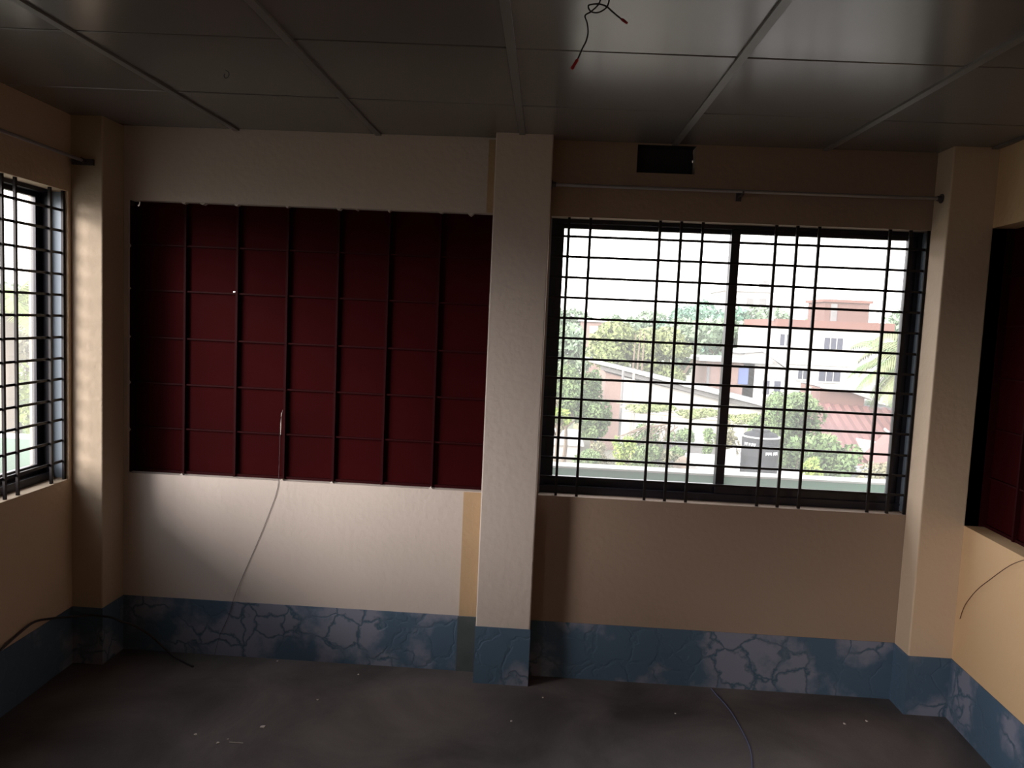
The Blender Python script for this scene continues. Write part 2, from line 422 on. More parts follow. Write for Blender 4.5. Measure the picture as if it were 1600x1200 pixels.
# dark red steel shutters with a bar lattice
def shutter(fr, a, b, d, z0, z1, cols, rows, label, holes=False, seed=4):
    r_ = random.Random(seed)
    root = tag(empty('steel_shutter'), label, 'shutter')
    xs = [a] + cols + [b]
    for k in range(len(xs) - 1):
        x0, x1 = xs[k] + .0006, xs[k + 1] - .0006
        poly = [(x0, z0), (x1, z0)]
        if holes and k == 1:
            poly += [(x1, 1.935), (x1 - .020, 1.935), (x1 - .020, 1.933), (x1 - .026, 1.931), (x1 - .026, 1.938), (x1 - .020, 1.938), (x1 - .020, 1.9365), (x1, 1.9365)]
        poly += [(x1, z1)]
        if holes and k == 0: poly += [(x0 + .034, z1), (x0 + .030, z1 - .022), (x0 + .022, z1 - .026), (x0 + .019, z1 - .019), (x0 + .026, z1 - .012), (x0 + .027, z1)]
        if k == 0: poly += [(x0, z1)]
        else: poly += [(x0, z1)]
        dk = d + r_.uniform(0, .002)
        p0 = [fr(x, dk, z) for x, z in poly]; p1 = [fr(x, dk + .003, z) for x, z in poly]
        n = len(poly); mb = MB()
        mb.add(p0 + p1, [tuple(reversed(range(n))), tuple(range(n, 2 * n))] + [(i, (i + 1) % n, (i + 1) % n + n, i + n) for i in range(n)])
        mb.build('steel_sheet', M['red'], root)
    for x in cols:
        MB().box((x - .006, d - .020, z0), (x + .006, d - .0005, z1), fr).build('vertical_bar', M['redbar'], root)
    MB().box((a, d - .034, z0), (a + .008, d - .0005, z1), fr).build('vertical_bar', M['redbar'], root)
    for z in rows:
        MB().box((a, d - .014, z - .004), (b, d - .0008, z + .004), fr).build('horizontal_bar', M['redbar'], root)
    MB().box((a, d - .012, z0), (b, d - .0008, z0 + .014), fr).build('horizontal_bar', M['redbar'], root)
    return root
shutter(BW, .02, 1.905, .052, ZS + .002, ZL + .0, [.304, .579, .842, 1.106, 1.366, 1.628], [1.203, 1.439, 1.680, 1.926, 2.160],
        'dark red steel shutter with square bar lattice filling the left bay of the back wall', True)
shutter(RW, .152, 2.05, .100, ZS + .002, ZL, [.415, .68, .945, 1.21, 1.475, 1.74], [1.203, 1.439, 1.680, 1.926, 2.160],
        'dark red steel shutter in the right wall opening, at the photo\'s right edge', False, 5)

# plaster lumps left around the shutter opening
lumps = MB()
lr = random.Random(11)
for x in [.303, .40, .578, .842, 1.107, 1.20, 1.366, 1.63, 1.78]:
    w = lr.uniform(.006, .016); h = lr.uniform(.006, .013)
    lumps.prism([(x - w, .012, ZL + .001), (x + w * 1.3, .012, ZL + .001), (x + w * .3, .012, ZL - h), (x - w * .3, .012, ZL - h * .8)], (0, .035, 0))
for z in [1.19, 1.44, 1.68, 1.93, 2.15]:
    h = lr.uniform(.008, .016)
    lumps.prism([(.019, .012, z - h), (.028, .012, z), (.019, .012, z + h)], (0, .035, 0))
for x in [.304, .842, 1.106, 1.628]:
    lumps.prism([(x - .010, .010, ZS - .001), (x + .012, .010, ZS - .001), (x + .003, .010, ZS + .010)], (0, .018, 0))
struct(lumps.build('trim_4', M['sill']), 'rough plaster lumps around the shuttered opening')
lumps = MB()
for z in [1.19, 1.30, 1.44, 1.68, 1.80, 1.93, 2.15]:
    h = lr.uniform(.008, .014)
    lumps.prism([RW(.151, .088, z - h), RW(.158, .088, z), RW(.151, .088, z + h)], (.011, 0, 0))
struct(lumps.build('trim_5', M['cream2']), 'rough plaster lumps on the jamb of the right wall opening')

# ------------------------------------------------------------------ curtain rods
def rod(p0, p1, mids, label, wall_dir):
    root = tag(empty('curtain_rod'), label, 'curtain rod')
    MB().tube([p0, p1], .0085, 10).build('rod', M['rod'], root, smooth=False)
    return root
cr = rod((2.186, -.080, 2.520), (4.040, -.080, 2.520), [], 'thin steel curtain rod across the top of the wide back wall window', 'y')
for x, s in ((2.1825, 1), (4.0425, -1)):
    MB().tube([(x, -.080, 2.520), (x + s * .006, -.080, 2.520)], .022, 14).tube([(x + s * .006, -.08, 2.52), (x + s * .022, -.08, 2.52)], .013, 12).build('end_socket', M['bracket'], cr)
mb = MB().box((3.092, -.004, 2.485), (3.118, 0, 2.535)).box((3.100, -.088, 2.500), (3.110, -.003, 2.509))
mb.tube([(3.105, -.080 + .013 * math.cos(a_), 2.520 - .013 * math.sin(a_)) for a_ in [i_ * math.pi / 6 for i_ in range(7)]], .004, 6)
mb.build('middle_bracket', M['bracket'], cr)
cl = rod(LW(.196, -.075, 2.528), LW(2.3, -.075, 2.528), [], 'thin curtain rod above the left wall window with a dark bracket at the pillar', 'x')
ex, ey, ez = LW(.1925, -.075, 2.528)
MB().box((ex - .052, ey - .016, ez - .018), (ex + .045, ey, ez + .010)).box((ex - .052, ey - .030, ez - .020), (ex - .012, ey - .014, ez + .012)).tube([(ex - .0, ey - .014, ez), (ex, ey - .034, ez)], .013, 12).build('end_bracket', M['bracket'], cl)

# ------------------------------------------------------------------ vent hole with black board
vt = tag(empty('vent_cover'), 'black board closing the rectangular vent hole just under the ceiling', 'vent cover')
MB().prism([(2.5985, .07, 2.6085), (2.8835, .07, 2.6085), (2.8835, .07, 2.678), (2.8795, .07, 2.681), (2.8795, .07, 2.690), (2.8835, .07, 2.693), (2.8835, .07, 2.705), (2.8812, .07, 2.728), (2.8812, .07, 2.7435), (2.5985, .07, 2.7435)], (0, .012, 0)).build('board', M['board'], vt)
lin = MB()
lin.box((2.598, .001, 2.608), (2.600, .075, 2.744)).box((2.600, .001, 2.608), (2.884, .075, 2.610)).box((2.600, .001, 2.742), (2.884, .075, 2.744))
lin.build('hole_edge', M['board'], vt)

# ------------------------------------------------------------------ wires
def smooth_path(pts, n=6):
    out = []
    P = [Vector(p) for p in pts]
    for i in range(len(P) - 1):
        a = P[max(i - 1, 0)]; b = P[i]; c = P[i + 1]; d = P[min(i + 2, len(P) - 1)]
        for k in range(n):
            t = k / n
            out.append(.5 * ((2 * b) + (c - a) * t + (2 * a - 5 * b + 4 * c - d) * t * t + (3 * b - a - 3 * c + d) * t ** 3))
    out.append(P[-1]); return out
cw = tag(empty('ceiling_wires'), 'pair of loose knotted electric wires with red ends hanging from the ceiling', 'wire')
w1 = smooth_path([(2.300, -1.75, 2.755), (2.298, -1.75, 2.721), (2.293, -1.752, 2.692), (2.274, -1.748, 2.673), (2.258, -1.75, 2.661), (2.264, -1.752, 2.642), (2.268, -1.75, 2.619), (2.264, -1.75, 2.596), (2.255, -1.75, 2.576), (2.245, -1.75, 2.550)])
part(MB().tube(w1, .0022, 6).build('wire', M['wire'], cw, smooth=True), 'wire that hangs lower, to the left')
part(MB().tube(smooth_path([(2.245, -1.75, 2.550), (2.240, -1.75, 2.541), (2.229, -1.75, 2.522)]), [.0022] * 3 + [.0042] * 7 + [.0050, .0052, .003], 8).build('taped_end', M['redcap'], cw, smooth=True), 'red tip of the left wire')
w2 = smooth_path([(2.325, -1.72, 2.756), (2.323, -1.72, 2.734), (2.318, -1.72, 2.701), (2.302, -1.723, 2.684), (2.285, -1.725, 2.679), (2.271, -1.722, 2.685), (2.266, -1.72, 2.697), (2.272, -1.716, 2.703), (2.294, -1.714, 2.706), (2.315, -1.716, 2.699), (2.337, -1.72, 2.680), (2.355, -1.72, 2.667)])
MB().tube(w2, .0022, 6).build('wire', M['wire'], cw, smooth=True)
part(MB().tube([(2.355, -1.72, 2.667), (2.360, -1.72, 2.664), (2.373, -1.72, 2.655)], [.0024, .0042, .0034], 8).build('taped_end', M['redwire'], cw, smooth=True), 'dark red tip of the right wire')

hk = [(.925, -.93, 2.752), (.931, -.93, 2.747), (.941, -.93, 2.740), (.940, -.93, 2.726), (.930, -.93, 2.719), (.923, -.93, 2.726), (.925, -.93, 2.735)]
tag(MB().tube(smooth_path(hk, 4), .0016, 6).build('ceiling_hook', M['bracket'], smooth=True), 'small dark wire hook hanging from a ceiling panel on the left', 'hook')

th = [(.842, .010, 1.335), (.836, -.002, 1.27), (.834, -.003, 1.14), (.832, -.003, .98), (.822, -.003, .90), (.788, -.003, .796), (.742, -.003, .670), (.694, -.003, .550), (.645, -.004, .43), (.605, -.007, .319), (.575, -.007, .215), (.532, -.007, .112), (.506, -.010, .004)]
tag(MB().tube(smooth_path(th, 5), .0011, 5).build('hanging_thread', M['wire']), 'thin dark thread hanging from the red shutter down to the floor', 'thread')
tag(MB().tube([(.8345, .012, 1.32), (.8335, .012, 1.255), (.8325, .013, 1.205)], [.0012, .002, .0014], 6).build('paint_drip_strip', M['paper']), 'short pale strip stuck to the red shutter lattice above the thread', 'strip')
cb = [LW(.80, -.012, .30), LW(.62, -.012, .335), LW(.507, -.012, .345), LW(.40, -.02, .318), LW(.30, -.03, .285), (-.06, -.205, .262), (.0, -.205, .262), (.058, -.202, .256), (.105, -.198, .236), (.141, -.17, .212), (.21, -.12, .14), (.29, -.09, .045), (.36, -.10, .008), (.46, -.16, .006)]
tag(MB().tube(smooth_path(cb, 5), .0055, 8).build('black_cable', M['wire'], smooth=True), 'black cable looping around the foot of the left corner pillar', 'cable')
rc = [RW(.202, -.004, .518), RW(.24, -.010, .59), RW(.288, -.010, .655), RW(.35, -.010, .72), RW(.418, -.010, .777), RW(.58, -.010, .904), RW(.70, -.004, .97), RW(.74, .02, .975)]
M['brownwire'] = mat('brown_cord', (.10, .035, .02), .6)
tag(MB().tube(smooth_path(rc, 5), .0016, 6).build('wall_cord', M['brownwire'], smooth=True), 'thin brown cord curving down the right wall from the sill', 'cord')
ft = [(3.130, -.02, .003), (3.141, -.077, .003), (3.175, -.231, .003), (3.187, -.404, .003), (3.186, -.563, .003), (3.159, -.706, .003), (3.12, -.86, .003)]
tag(MB().tube(smooth_path(ft, 5), .0028, 6).build('floor_twine', M['twine'], smooth=True), 'blue grey twine lying on the floor under the wide window', 'twine')

# litter on the floor
def scrap(x, y, s, label, seed, ratio=1.0):
    r_ = random.Random(seed); n = 7
    a0 = r_.uniform(0, 6.28)
    top = []; bot = []
    for k in range(n):
        a = a0 + 2 * math.pi * k / n; rr = s * r_.uniform(.6, 1.0)
        top.append((x + rr * math.cos(a), y + rr * math.sin(a) * ratio, .0015 + s * r_.uniform(.05, .35)))
        bot.append((x + rr * .9 * math.cos(a), y + rr * .9 * math.sin(a) * ratio, .0004))
    vs = top + bot + [(x, y, .002 + s * .3)]
    fs = [(k, (k + 1) % n, 2 * n) for k in range(n)] + [(k + n, (k + 1) % n + n, (k + 1) % n, k) for k in range(n)] + [tuple(reversed(range(n, 2 * n)))]
    tag(MB().add(vs, fs).build('paper_scrap', M['paper']), label, 'litter', 'scraps of litter on the floor')
scrap(1.019, -.666, .014, 'largest pale scrap on the floor below the thread', 1)
scrap(.759, -.760, .009, 'pale scrap left of the other litter by the pink crumb', 2)
scrap(.880, -.810, .009, 'pinkish round crumb nearest the camera on the left floor', 3)
scrap(.910, -.777, .006, 'tiny pale crumb at the head of the matchstick', 4)
scrap(.854, -.030, .006, 'tiny pale chip at the foot of the peeling blue band', 5)
scrap(1.184, -.399, .006, 'small pale chip alone on the floor right of the largest scrap', 6)
scrap(1.310, -.119, .007, 'pale chip near the blue band left of the middle pillar', 7)
scrap(2.261, -.231, .006, 'pale chip just right of the middle pillar foot', 8)
scrap(2.117, -.472, .007, 'pale chip in front of the middle pillar', 9)
scrap(3.705, -.290, .009, 'brownish chip below the window near the right corner, left one', 10)
scrap(3.826, -.250, .008, 'brownish chip closest to the right corner pillar', 11)
scrap(2.90, -.30, .005, 'tiny chip left of the blue grey twine', 12)
tag(MB().box((.925, -.800, .0005), (.985, -.797, .003)).build('matchstick', M['paper']), 'thin pale stick lying on the left floor beside the crumbs', 'litter')

# ------------------------------------------------------------------ OUTSIDE
E = {}
E['parapet'] = mat('green_parapet_paint', (0.095, 0.235, 0.145), .8, noise=(7, .2, (0.104, 0.200, 0.144)))
E['cap'] = mat('parapet_cap', (0.413, 0.420, 0.390), .8)
E['slab'] = mat('terrace_slab', (.16, .16, .15), .9, noise=(2, .3, (.12, .12, .11)))
E['ground'] = mat('sandy_ground', (0.245, 0.211, 0.177), .95, noise=(.06, .12, (0.082, 0.102, 0.048)))
E['plaster'] = mat('white_plaster', (0.446, 0.432, 0.418), .8, noise=(.8, .3, (0.403, 0.382, 0.367)))
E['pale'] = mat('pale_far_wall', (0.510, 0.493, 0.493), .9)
E['pinkbrick'] = mat('pink_brick', (0.248, 0.169, 0.149), .9, noise=(4, .3, (0.208, 0.134, 0.114)))
E['brick'] = mat('red_brick', (0.142, 0.075, 0.061), .9, noise=(3, .3, (0.115, 0.058, 0.048)))
E['redband'] = mat('red_parapet', (0.166, 0.073, 0.056), .9, noise=(2, .3, (0.139, 0.063, 0.049)))
E['sheet'] = mat('tin_sheet', (0.396, 0.396, 0.403), .5, .2, noise=(1, .3, (0.324, 0.324, 0.324)))
E['redroof'] = mat('rusty_red_roof', (0.203, 0.091, 0.081), .7, noise=(1.5, .3, (0.156, 0.068, 0.061)))
E['dark'] = mat('dark_opening', (0.032, 0.035, 0.059), .4)
E['bluewin'] = mat('blue_shutter', (0.084, 0.112, 0.238), .6)
E['grey'] = mat('grey_cement', (0.195, 0.189, 0.189), .9, noise=(3, .3, (0.143, 0.137, 0.137)))
E['tank'] = mat('black_water_tank', (0.020, 0.020, 0.024), .75, spec=.15)
E['mark'] = mat('white_lettering', (0.640, 0.640, 0.640), .7)
E['bamboo'] = mat('bamboo', (0.336, 0.294, 0.224), .8)
E['bark'] = mat('bark', (0.140, 0.105, 0.077), .9)
E['barrel'] = mat('blue_barrel', (0.042, 0.077, 0.315), .5)
E['thatch'] = mat('brown_thatch', (0.175, 0.126, 0.091), .95)
def leafmat(name, c1, c2, sc_=.8):
    m_ = mat(name, c1, .65, noise=(sc_, .18, c2), spec=.3)
    return m_
E['far'] = leafmat('hazed_far_leaves', (0.151, 0.220, 0.139), (0.232, 0.302, 0.197), .3)  # leaf colour paled and greyed to stand in for distance haze
E['fargreen'] = leafmat('hazed_far_bluegreen_leaves', (0.108, 0.216, 0.151), (0.173, 0.292, 0.216), .3)  # distance haze mixed into this leaf colour too
E['lime'] = leafmat('lime_leaves', (0.156, 0.194, 0.065), (0.221, 0.247, 0.104), .6)
E['green'] = leafmat('green_leaves', (0.077, 0.130, 0.045), (0.142, 0.194, 0.077), .9)
E['bright'] = leafmat('yellow_green_leaves', (0.245, 0.302, 0.058), (0.173, 0.245, 0.058), 1.2)
E['palm'] = leafmat('palm_leaves', (0.098, 0.128, 0.049), (0.184, 0.190, 0.086), 1.0)
E['dry'] = leafmat('dry_leaves', (0.210, 0.189, 0.119), (0.154, 0.154, 0.084), 1.0)

def quads(name, P, T, B, L, W, m_, parent=None, kind=None):
    """many leaf quads: centres P (n,3), length dir T, width dir B"""
    n = len(P); v = np.empty((n, 4, 3), np.float32)
    v[:, 0] = P - T * L[:, None]; v[:, 1] = P + B * W[:, None]; v[:, 2] = P + T * L[:, None]; v[:, 3] = P - B * W[:, None]
    me = bpy.data.meshes.new(name); me.vertices.add(n * 4); me.loops.add(n * 4); me.polygons.add(n)
    me.vertices.foreach_set('co', v.ravel()); me.loops.foreach_set('vertex_index', np.arange(n * 4, dtype=np.int32))
    me.polygons.foreach_set('loop_start', np.arange(0, n * 4, 4, dtype=np.int32)); me.polygons.foreach_set('loop_total', np.full(n, 4, np.int32))
    me.update(calc_edges=True); me.materials.append(m_)
    o = bpy.data.objects.new(name, me); coll.objects.link(o)
    if parent: o.parent = parent
    if kind: o['kind'] = kind
    return o
def leaves(name, blobs, n, size, m_, parent, seed, flat=.0):
    g = np.random.default_rng(seed); bl = np.array(blobs, float)        # x y z rx ry rz
    vol = bl[:, 3] * bl[:, 4] * bl[:, 5]; idx = g.choice(len(bl), n, p=vol / vol.sum())
    d = g.normal(size=(n, 3)); d /= np.linalg.norm(d, axis=1)[:, None]; r = g.uniform(.55, 1, n) ** .6
    P = bl[idx, :3] + d * bl[idx, 3:] * r[:, None]
    T = g.normal(size=(n, 3)); T[:, 2] -= .3; T /= np.linalg.norm(T, axis=1)[:, None]
    A = g.normal(size=(n, 3)) * .6 + d; B = np.cross(T, A); B /= (np.linalg.norm(B, axis=1)[:, None] + 1e-9)
    L = size * g.uniform(.6, 1.3, n); return quads(name, P, T, B, L, L * .45, m_, parent, 'stuff')
def tree(x, y, ztop, zlow, rad, m_, label, group=None, n=1500, size=.3, seed=0, ground=-6.0, nb=16, cat='tree', name='leafy_tree'):
    g = random.Random(seed)
    root = tag(empty(name), label, cat, group)
    zc = (ztop + zlow) / 2; h = (ztop - zlow) / 2
    blobs = []
    for k in range(nb):
        a = g.uniform(0, 6.28); q = g.uniform(.1, .8); zz = g.uniform(-.72, .62)
        br = g.uniform(.22, .42)
        blobs.append((x + rad * q * math.cos(a), y + rad * q * math.sin(a), zc + h * zz, rad * br, rad * br, h * br * 1.05))
    blobs.append((x, y, ztop - h * .42, rad * .45, rad * .45, h * .42))
    leaves('foliage', blobs, n, size, m_, root, seed + 5)
    tr = MB().tube([(x, y, ground), (x + .05 * rad, y, (ground + zlow) / 2), (x, y, zc)], [rad * .07 + .04, rad * .055 + .03, .03], 7)
    for b_ in blobs[:5]:
        tr.tube([(x, y, min(zlow, zc) - .1), ((x + b_[0]) / 2, (y + b_[1]) / 2, (zlow + b_[2]) / 2), b_[:3]], [.045 * rad + .01, .03 * rad + .01, .01], 5)
    tr.build('trunk', E['bark'], root)
    return root

struct(MB().box((-240, -60, -6.4), (240, 360, -6.0)).build('ground', E['ground']), 'sandy and grassy ground far below the windows')
# terrace and green parapet round the room
struct(MB().box((-1.95, .2, -.4), (7.5, 1.25, -.15)).box((-1.95, -7, -.4), (-.62, .2, -.15)).build('terrace', E['slab']), 'terrace slab outside the windows')
pp = struct(MB().box((-1.95, 1.1, -.15), (7.5, 1.23, .900)).box((-1.95, -7, -.15), (-1.82, 1.1, .900)).build('parapet', E['parapet']), 'green painted parapet wall outside the windows')
part(MB().box((-1.96, 1.096, .900), (7.5, 1.234, .912)).box((-1.96, -7, .900), (-1.81, 1.096, .912)).build('coping', E['cap'], pp), 'pale coping of the parapet')

# --- far apartment block
ap = tag(empty('apartment_block'), 'pale hazy apartment block far behind the trees, left of the white house', 'building')
MB().box((32.7, 130, -6), (40.6, 142, 8.9)).build('wall', E['pale'], ap)
MB().box((32.2, 129.4, 8.9), (41.1, 142.5, 9.7)).build('roof', E['pale'], ap)
for z in (5.6, 2.6):
    MB().box((32.4, 128.8, z - .25), (40.8, 130, z)).build('balcony', E['pale'], ap)
    for x in (34.2, 37.0, 39.2): MB().box((x - .6, 129.93, z + .9), (x + .6, 130.1, z + 2.2)).build('window', E['grey'], ap)
MB().box((38.9, 130.5, 9.7), (40.2, 132, 11.0)).build('rooftop_tank', E['grey'], ap)

# --- white two-storey house with red parapet and brick rooftop room
wh = tag(empty('white_house'), 'white two-storey house with a red roof edge and brick rooftop room', 'building')
MB().box((20.0, 58, -6), (29.8, 68, 2.35)).build('wall', E['plaster'], wh)
part(MB().box((20.5, 57.8, 2.35), (29.75, 68.2, 3.05)).build('roof_parapet', E['redband'], wh), 'red brick roof parapet')
rt = part(MB().box((24.75, 59.5, 3.0), (28.35, 63.5, 4.62)).build('rooftop_room', E['brick'], wh), 'red brick rooftop room')
MB().box((24.55, 59.3, 4.62), (28.55, 63.7, 4.85)).build('roof_slab', E['redband'], rt)
part(MB().box((25.25, 59.44, 3.05), (25.75, 59.5, 4.5)).build('stain_panel', E['grey'], rt), 'grey cement strip')
for x in (20.25, 22.0, 28.55): MB().tube([(x, 58.4, 2.9), (x, 58.4, 4.1)], .13, 6).build('roof_post', E['plaster'], wh)
def house_window(x0, x1, z0, z1, y, parent, nb=2, m_=None):
    w_ = MB()
    w_.box((x0 - .08, y - .10, z0 - .14), (x1 + .08, y + .02, z0 - .04))
    w_.box((x0 - .07, y - .06, z0 - .04), (x0, y + .02, z1 + .05)).box((x1, y - .06, z0 - .04), (x1 + .07, y + .02, z1 + .05)).box((x0, y - .06, z1), (x1, y + .02, z1 + .06))
    for k in range(nb):
        xx = x0 + (x1 - x0) * (k + 1) / (nb + 1); w_.box((xx - .03, y - .05, z0), (xx + .03, y, z1))
    wo = w_.build('window', E['plaster'], parent)
    MB().box((x0, y - .02, z0), (x1, y + .01, z1)).build('pane', m_ or E['dark'], wo)
house_window(24.38, 25.86, .80, 1.70, 58, wh)
house_window(28.35, 29.0, 1.02, 1.76, 58, wh, 1)
house_window(20.87, 21.24, .92, 1.83, 58, wh, 0)
house_window(21.40, 21.75, .92, 1.83, 58, wh, 0)
house_window(24.15, 25.86, -1.80, -.84, 58, wh)
house_window(22.50, 23.25, -1.70, -.84, 58, wh, 1)
part(MB().box((20.0, 57.9, -.55), (29.8, 58, -.42)).build('string_course', E['plaster'], wh), 'ledge between the storeys')
# --- low white house before it
lh = tag(empty('low_white_house'), 'low white house with a sloping roof left of the white two-storey house', 'building')
MB().prism([(16.6, 52, -6), (19.6, 52, -6), (19.6, 52, -.7), (17.8, 52, .6), (16.6, 52, .45)], (0, 4, 0)).build('wall', E['plaster'], lh)
MB().prism([(16.2, 51.7, .45), (17.8, 51.7, .70), (20.0, 51.7, -.70), (20.0, 51.7, -.85), (17.8, 51.7, .52), (16.2, 51.7, .30)], (0, 4.5, 0)).build('roof', E['sheet'], lh)
for x in (18.3, 19.1): MB().box((x - .22, 51.93, -2.6), (x + .22, 52, -1.6)).build('window', E['dark'], lh)
# --- small brick house
bh = tag(empty('brick_house'), 'small pink brick house with flat pale roof and blue shutter, behind the shed', 'building')
MB().box((13.9, 52, -6), (17.4, 56, -.35)).build('wall', E['pinkbrick'], bh)
MB().box((13.2, 51.3, -.35), (18.4, 56.5, -.08)).build('roof_slab', E['sheet'], bh)
part(MB().box((16.25, 51.9, -1.95), (16.95, 52, -.75)).build('shutter', E['bluewin'], bh), 'blue shutter')
MB().box((13.95, 51.93, -2.3), (14.15, 52, -.8)).build('downpipe', E['grey'], bh)
part(MB().box((17.4, 52.4, -6), (18.9, 56, -1.0)).build('side_wall', E['grey'], bh), 'dark grey side wall')

# --- long lean-to shed
sd = tag(empty('lean_to_shed'), 'long white walled shed with a single sloping tin roof in the middle of the view', 'building')
MB().prism([(7.0, 44, -6), (17.0, 44, -6), (17.0, 44, -3.15), (7.0, 44, -1.30)], (0, 7, 0)).build('wall', E['plaster'], sd)
part(MB().prism([(5.95, 43.98, -6), (7.0, 43.98, -6), (7.0, 43.98, -1.30), (5.95, 43.98, -1.08)], (0, 7, 0)).build('end_wall', E['pinkbrick'], sd), 'pink brick end of the shed wall')
MB().prism([(4.85, 43.2, -.30), (17.6, 43.2, -2.95), (17.6, 43.2, -3.05), (4.85, 43.2, -.42)], (0, 8.5, 0)).build('roof_sheet', E['sheet'], sd)
part(MB().prism([(5.6, 43.6, -.66), (17.3, 43.6, -3.02), (17.3, 43.6, -3.28), (5.6, 43.6, -.90)], (0, .25, 0)).build('eave_board', E['grey'], sd), 'grey board under the roof edge')
MB().tube([(16.55, 43.9, -6), (16.55, 43.9, -3.0)], .12, 6).build('post', E['pinkbrick'], sd)
tag(MB().tube([(6.42, 38, -6), (6.44, 38, -.55)], .07, 7).build('wooden_pole', E['grey']), 'tall grey pole in front of the shed\'s left end', 'pole')
for k, (x, z1, lb) in enumerate([(6.98, -.40, 'pale bamboo pole right of the grey pole before the shed')]):
    tag(MB().tube([(x - .05, 37.5, -6), (x, 37.5, z1)], .06, 6).build('bamboo_pole', E['bamboo']), lb, 'pole')
tag(MB().tube([(13.15, 29, -6), (13.55, 29, -.35)], .06, 6).build('bamboo_pole', E['bamboo']), 'pale bamboo pole beside the shed\'s low right end', 'pole')

# --- far house at the left
fh = tag(empty('far_left_house'), 'long low house with pale roof at the left edge of the wide window', 'building')
MB().box((-3, 75, -6), (6.0, 80, -1.4)).build('wall', E['plaster'], fh)
MB().prism([(-3.4, 74.5, -1.5), (-3.4, 77.5, -.7), (-3.4, 80.5, -1.5)], (9.8, 0, 0)).build('roof', E['sheet'], fh)
fh2 = tag(empty('far_pink_house'), 'small pinkish house in the far trees left of the shed roof', 'building')
MB().box((6.2, 88, -6), (9.2, 93, 2.3)).build('wall', E['pinkbrick'], fh2)
MB().box((5.9, 87.6, 2.3), (9.6, 93.4, 2.6)).build('roof_slab', E['pale'], fh2)
MB().box((7.2, 87.93, .9), (8.2, 88, 1.8)).build('window', E['plaster'], fh2)

# --- red roofed houses at right
def corrugated(mb, p0, ux, dn, nx, amp, step):
    """roof slab: p0 corner, ux along the ridge, dn down the slope, ribs run down"""
    p0 = Vector(p0); ux = Vector(ux); dn = Vector(dn); nrm = ux.cross(dn).normalized()
    if nrm.z < 0: nrm = -nrm
    vs = []; fs = []
    for k in range(nx + 1):
        off = nrm * (amp if k % 2 else 0)
        a = p0 + ux * (k / nx) + off; vs += [a, a + dn, a + dn - nrm * step, a - nrm * step]
    for k in range(nx):
        i = 4 * k; j = i + 4
        fs += [(i, i + 1, j + 1, j), (i + 3, j + 3, j + 2, i + 2), (i, j, j + 3, i + 3), (i + 1, i + 2, j + 2, j + 1)]
    fs += [(0, 3, 2, 1), (4 * nx, 4 * nx + 1, 4 * nx + 2, 4 * nx + 3)]
    mb.add(vs, fs); return mb
rh = tag(empty('red_roofed_house'), 'house with wide rusty red tin roof below the white two-storey house', 'building')
corrugated(MB(), (12.6, 29, -1.02), (5.2, .2, -.15), (-.5, -7, -2.5), 26, .05, .04).build('front_roof', E['redroof'], rh)
MB().box((12.7, 29, -6), (17.6, 33, -1.15)).build('wall', E['grey'], rh)
part(MB().prism([(14.0, 29.1, -1.1), (15.9, 29.1, -1.1), (15.9, 29.1, -.72), (15.2, 29.1, -.45), (14.0, 29.1, -.35)], (0, 2.5, 0)).build('upper_gable', E['brick'], rh), 'dark brick gable above the red roof')
part(MB().prism([(14.0, 28.7, -.30), (15.2, 28.7, -.40), (16.1, 28.7, -.72), (16.1, 28.7, -.80), (15.2, 28.7, -.50), (14.0, 28.7, -.38)], (0, 3, 0)).build('gable_capping', E['sheet'], rh), 'pale roof edge of the gable')
part(MB().prism([(14.05, 24.4, -2.43), (14.95, 24.4, -2.45), (14.9, 25.3, -2.13), (14.2, 25.5, -2.06)], (0, 0, .05)).build('white_sheet', E['plaster'], rh), 'white sheet lying on the roof')
for (a, b) in [(((13.4, 26.8, -1.70)), (14.2, 28.4, -1.15))]:
    MB().tube([a, b], .03, 5).build('roof_seam', E['bark'], rh)
rh2 = tag(empty('red_roofed_shed'), 'smaller red tin roof with pale ridge strips at the window\'s lower right', 'building')
corrugated(MB(), (14.9, 24.5, -1.55), (3.2, 2.5, 0), (.9, -4.2, -1.75), 18, .05, .04).build('right_roof', E['redroof'], rh2)
corrugated(MB(), (14.9, 24.5, -1.55), (.9, -4.2, -1.75), (-1.0, -.4, -.9), 12, .03, .04).build('left_roof', E['redroof'], rh2)
MB().tube([(14.85, 24.6, -1.50), (15.8, 20.3, -3.27)], .05, 5).build('ridge_strip', E['sheet'], rh2)
MB().prism([(14.6, 23.4, -6), (17.5, 24.5, -6), (17.5, 24.5, -2.2), (14.9, 23.8, -2.2)], (0, 1.5, 0)).build('wall', E['grey'], rh2)
for k in (0, 1):
    a = Vector((14.9, 24.5, -1.47)) + Vector((3.2, 2.5, 0)) * (.28 + .25 * k)
    MB().tube([a, a + Vector((.9, -4.2, -1.75))], .025, 5).build('ridge_strip', E['sheet'], rh2)
tag(MB().prism([(12.5, 17.5, -2.35), (10.2, 17.0, -2.35), (10.6, 17.0, -2.0), (12.2, 17.5, -1.95)], (0, 2.5, -.2)).build('low_tin_roof', E['grey']), 'dark low tin roof between the bushes and the red shed', 'roof')

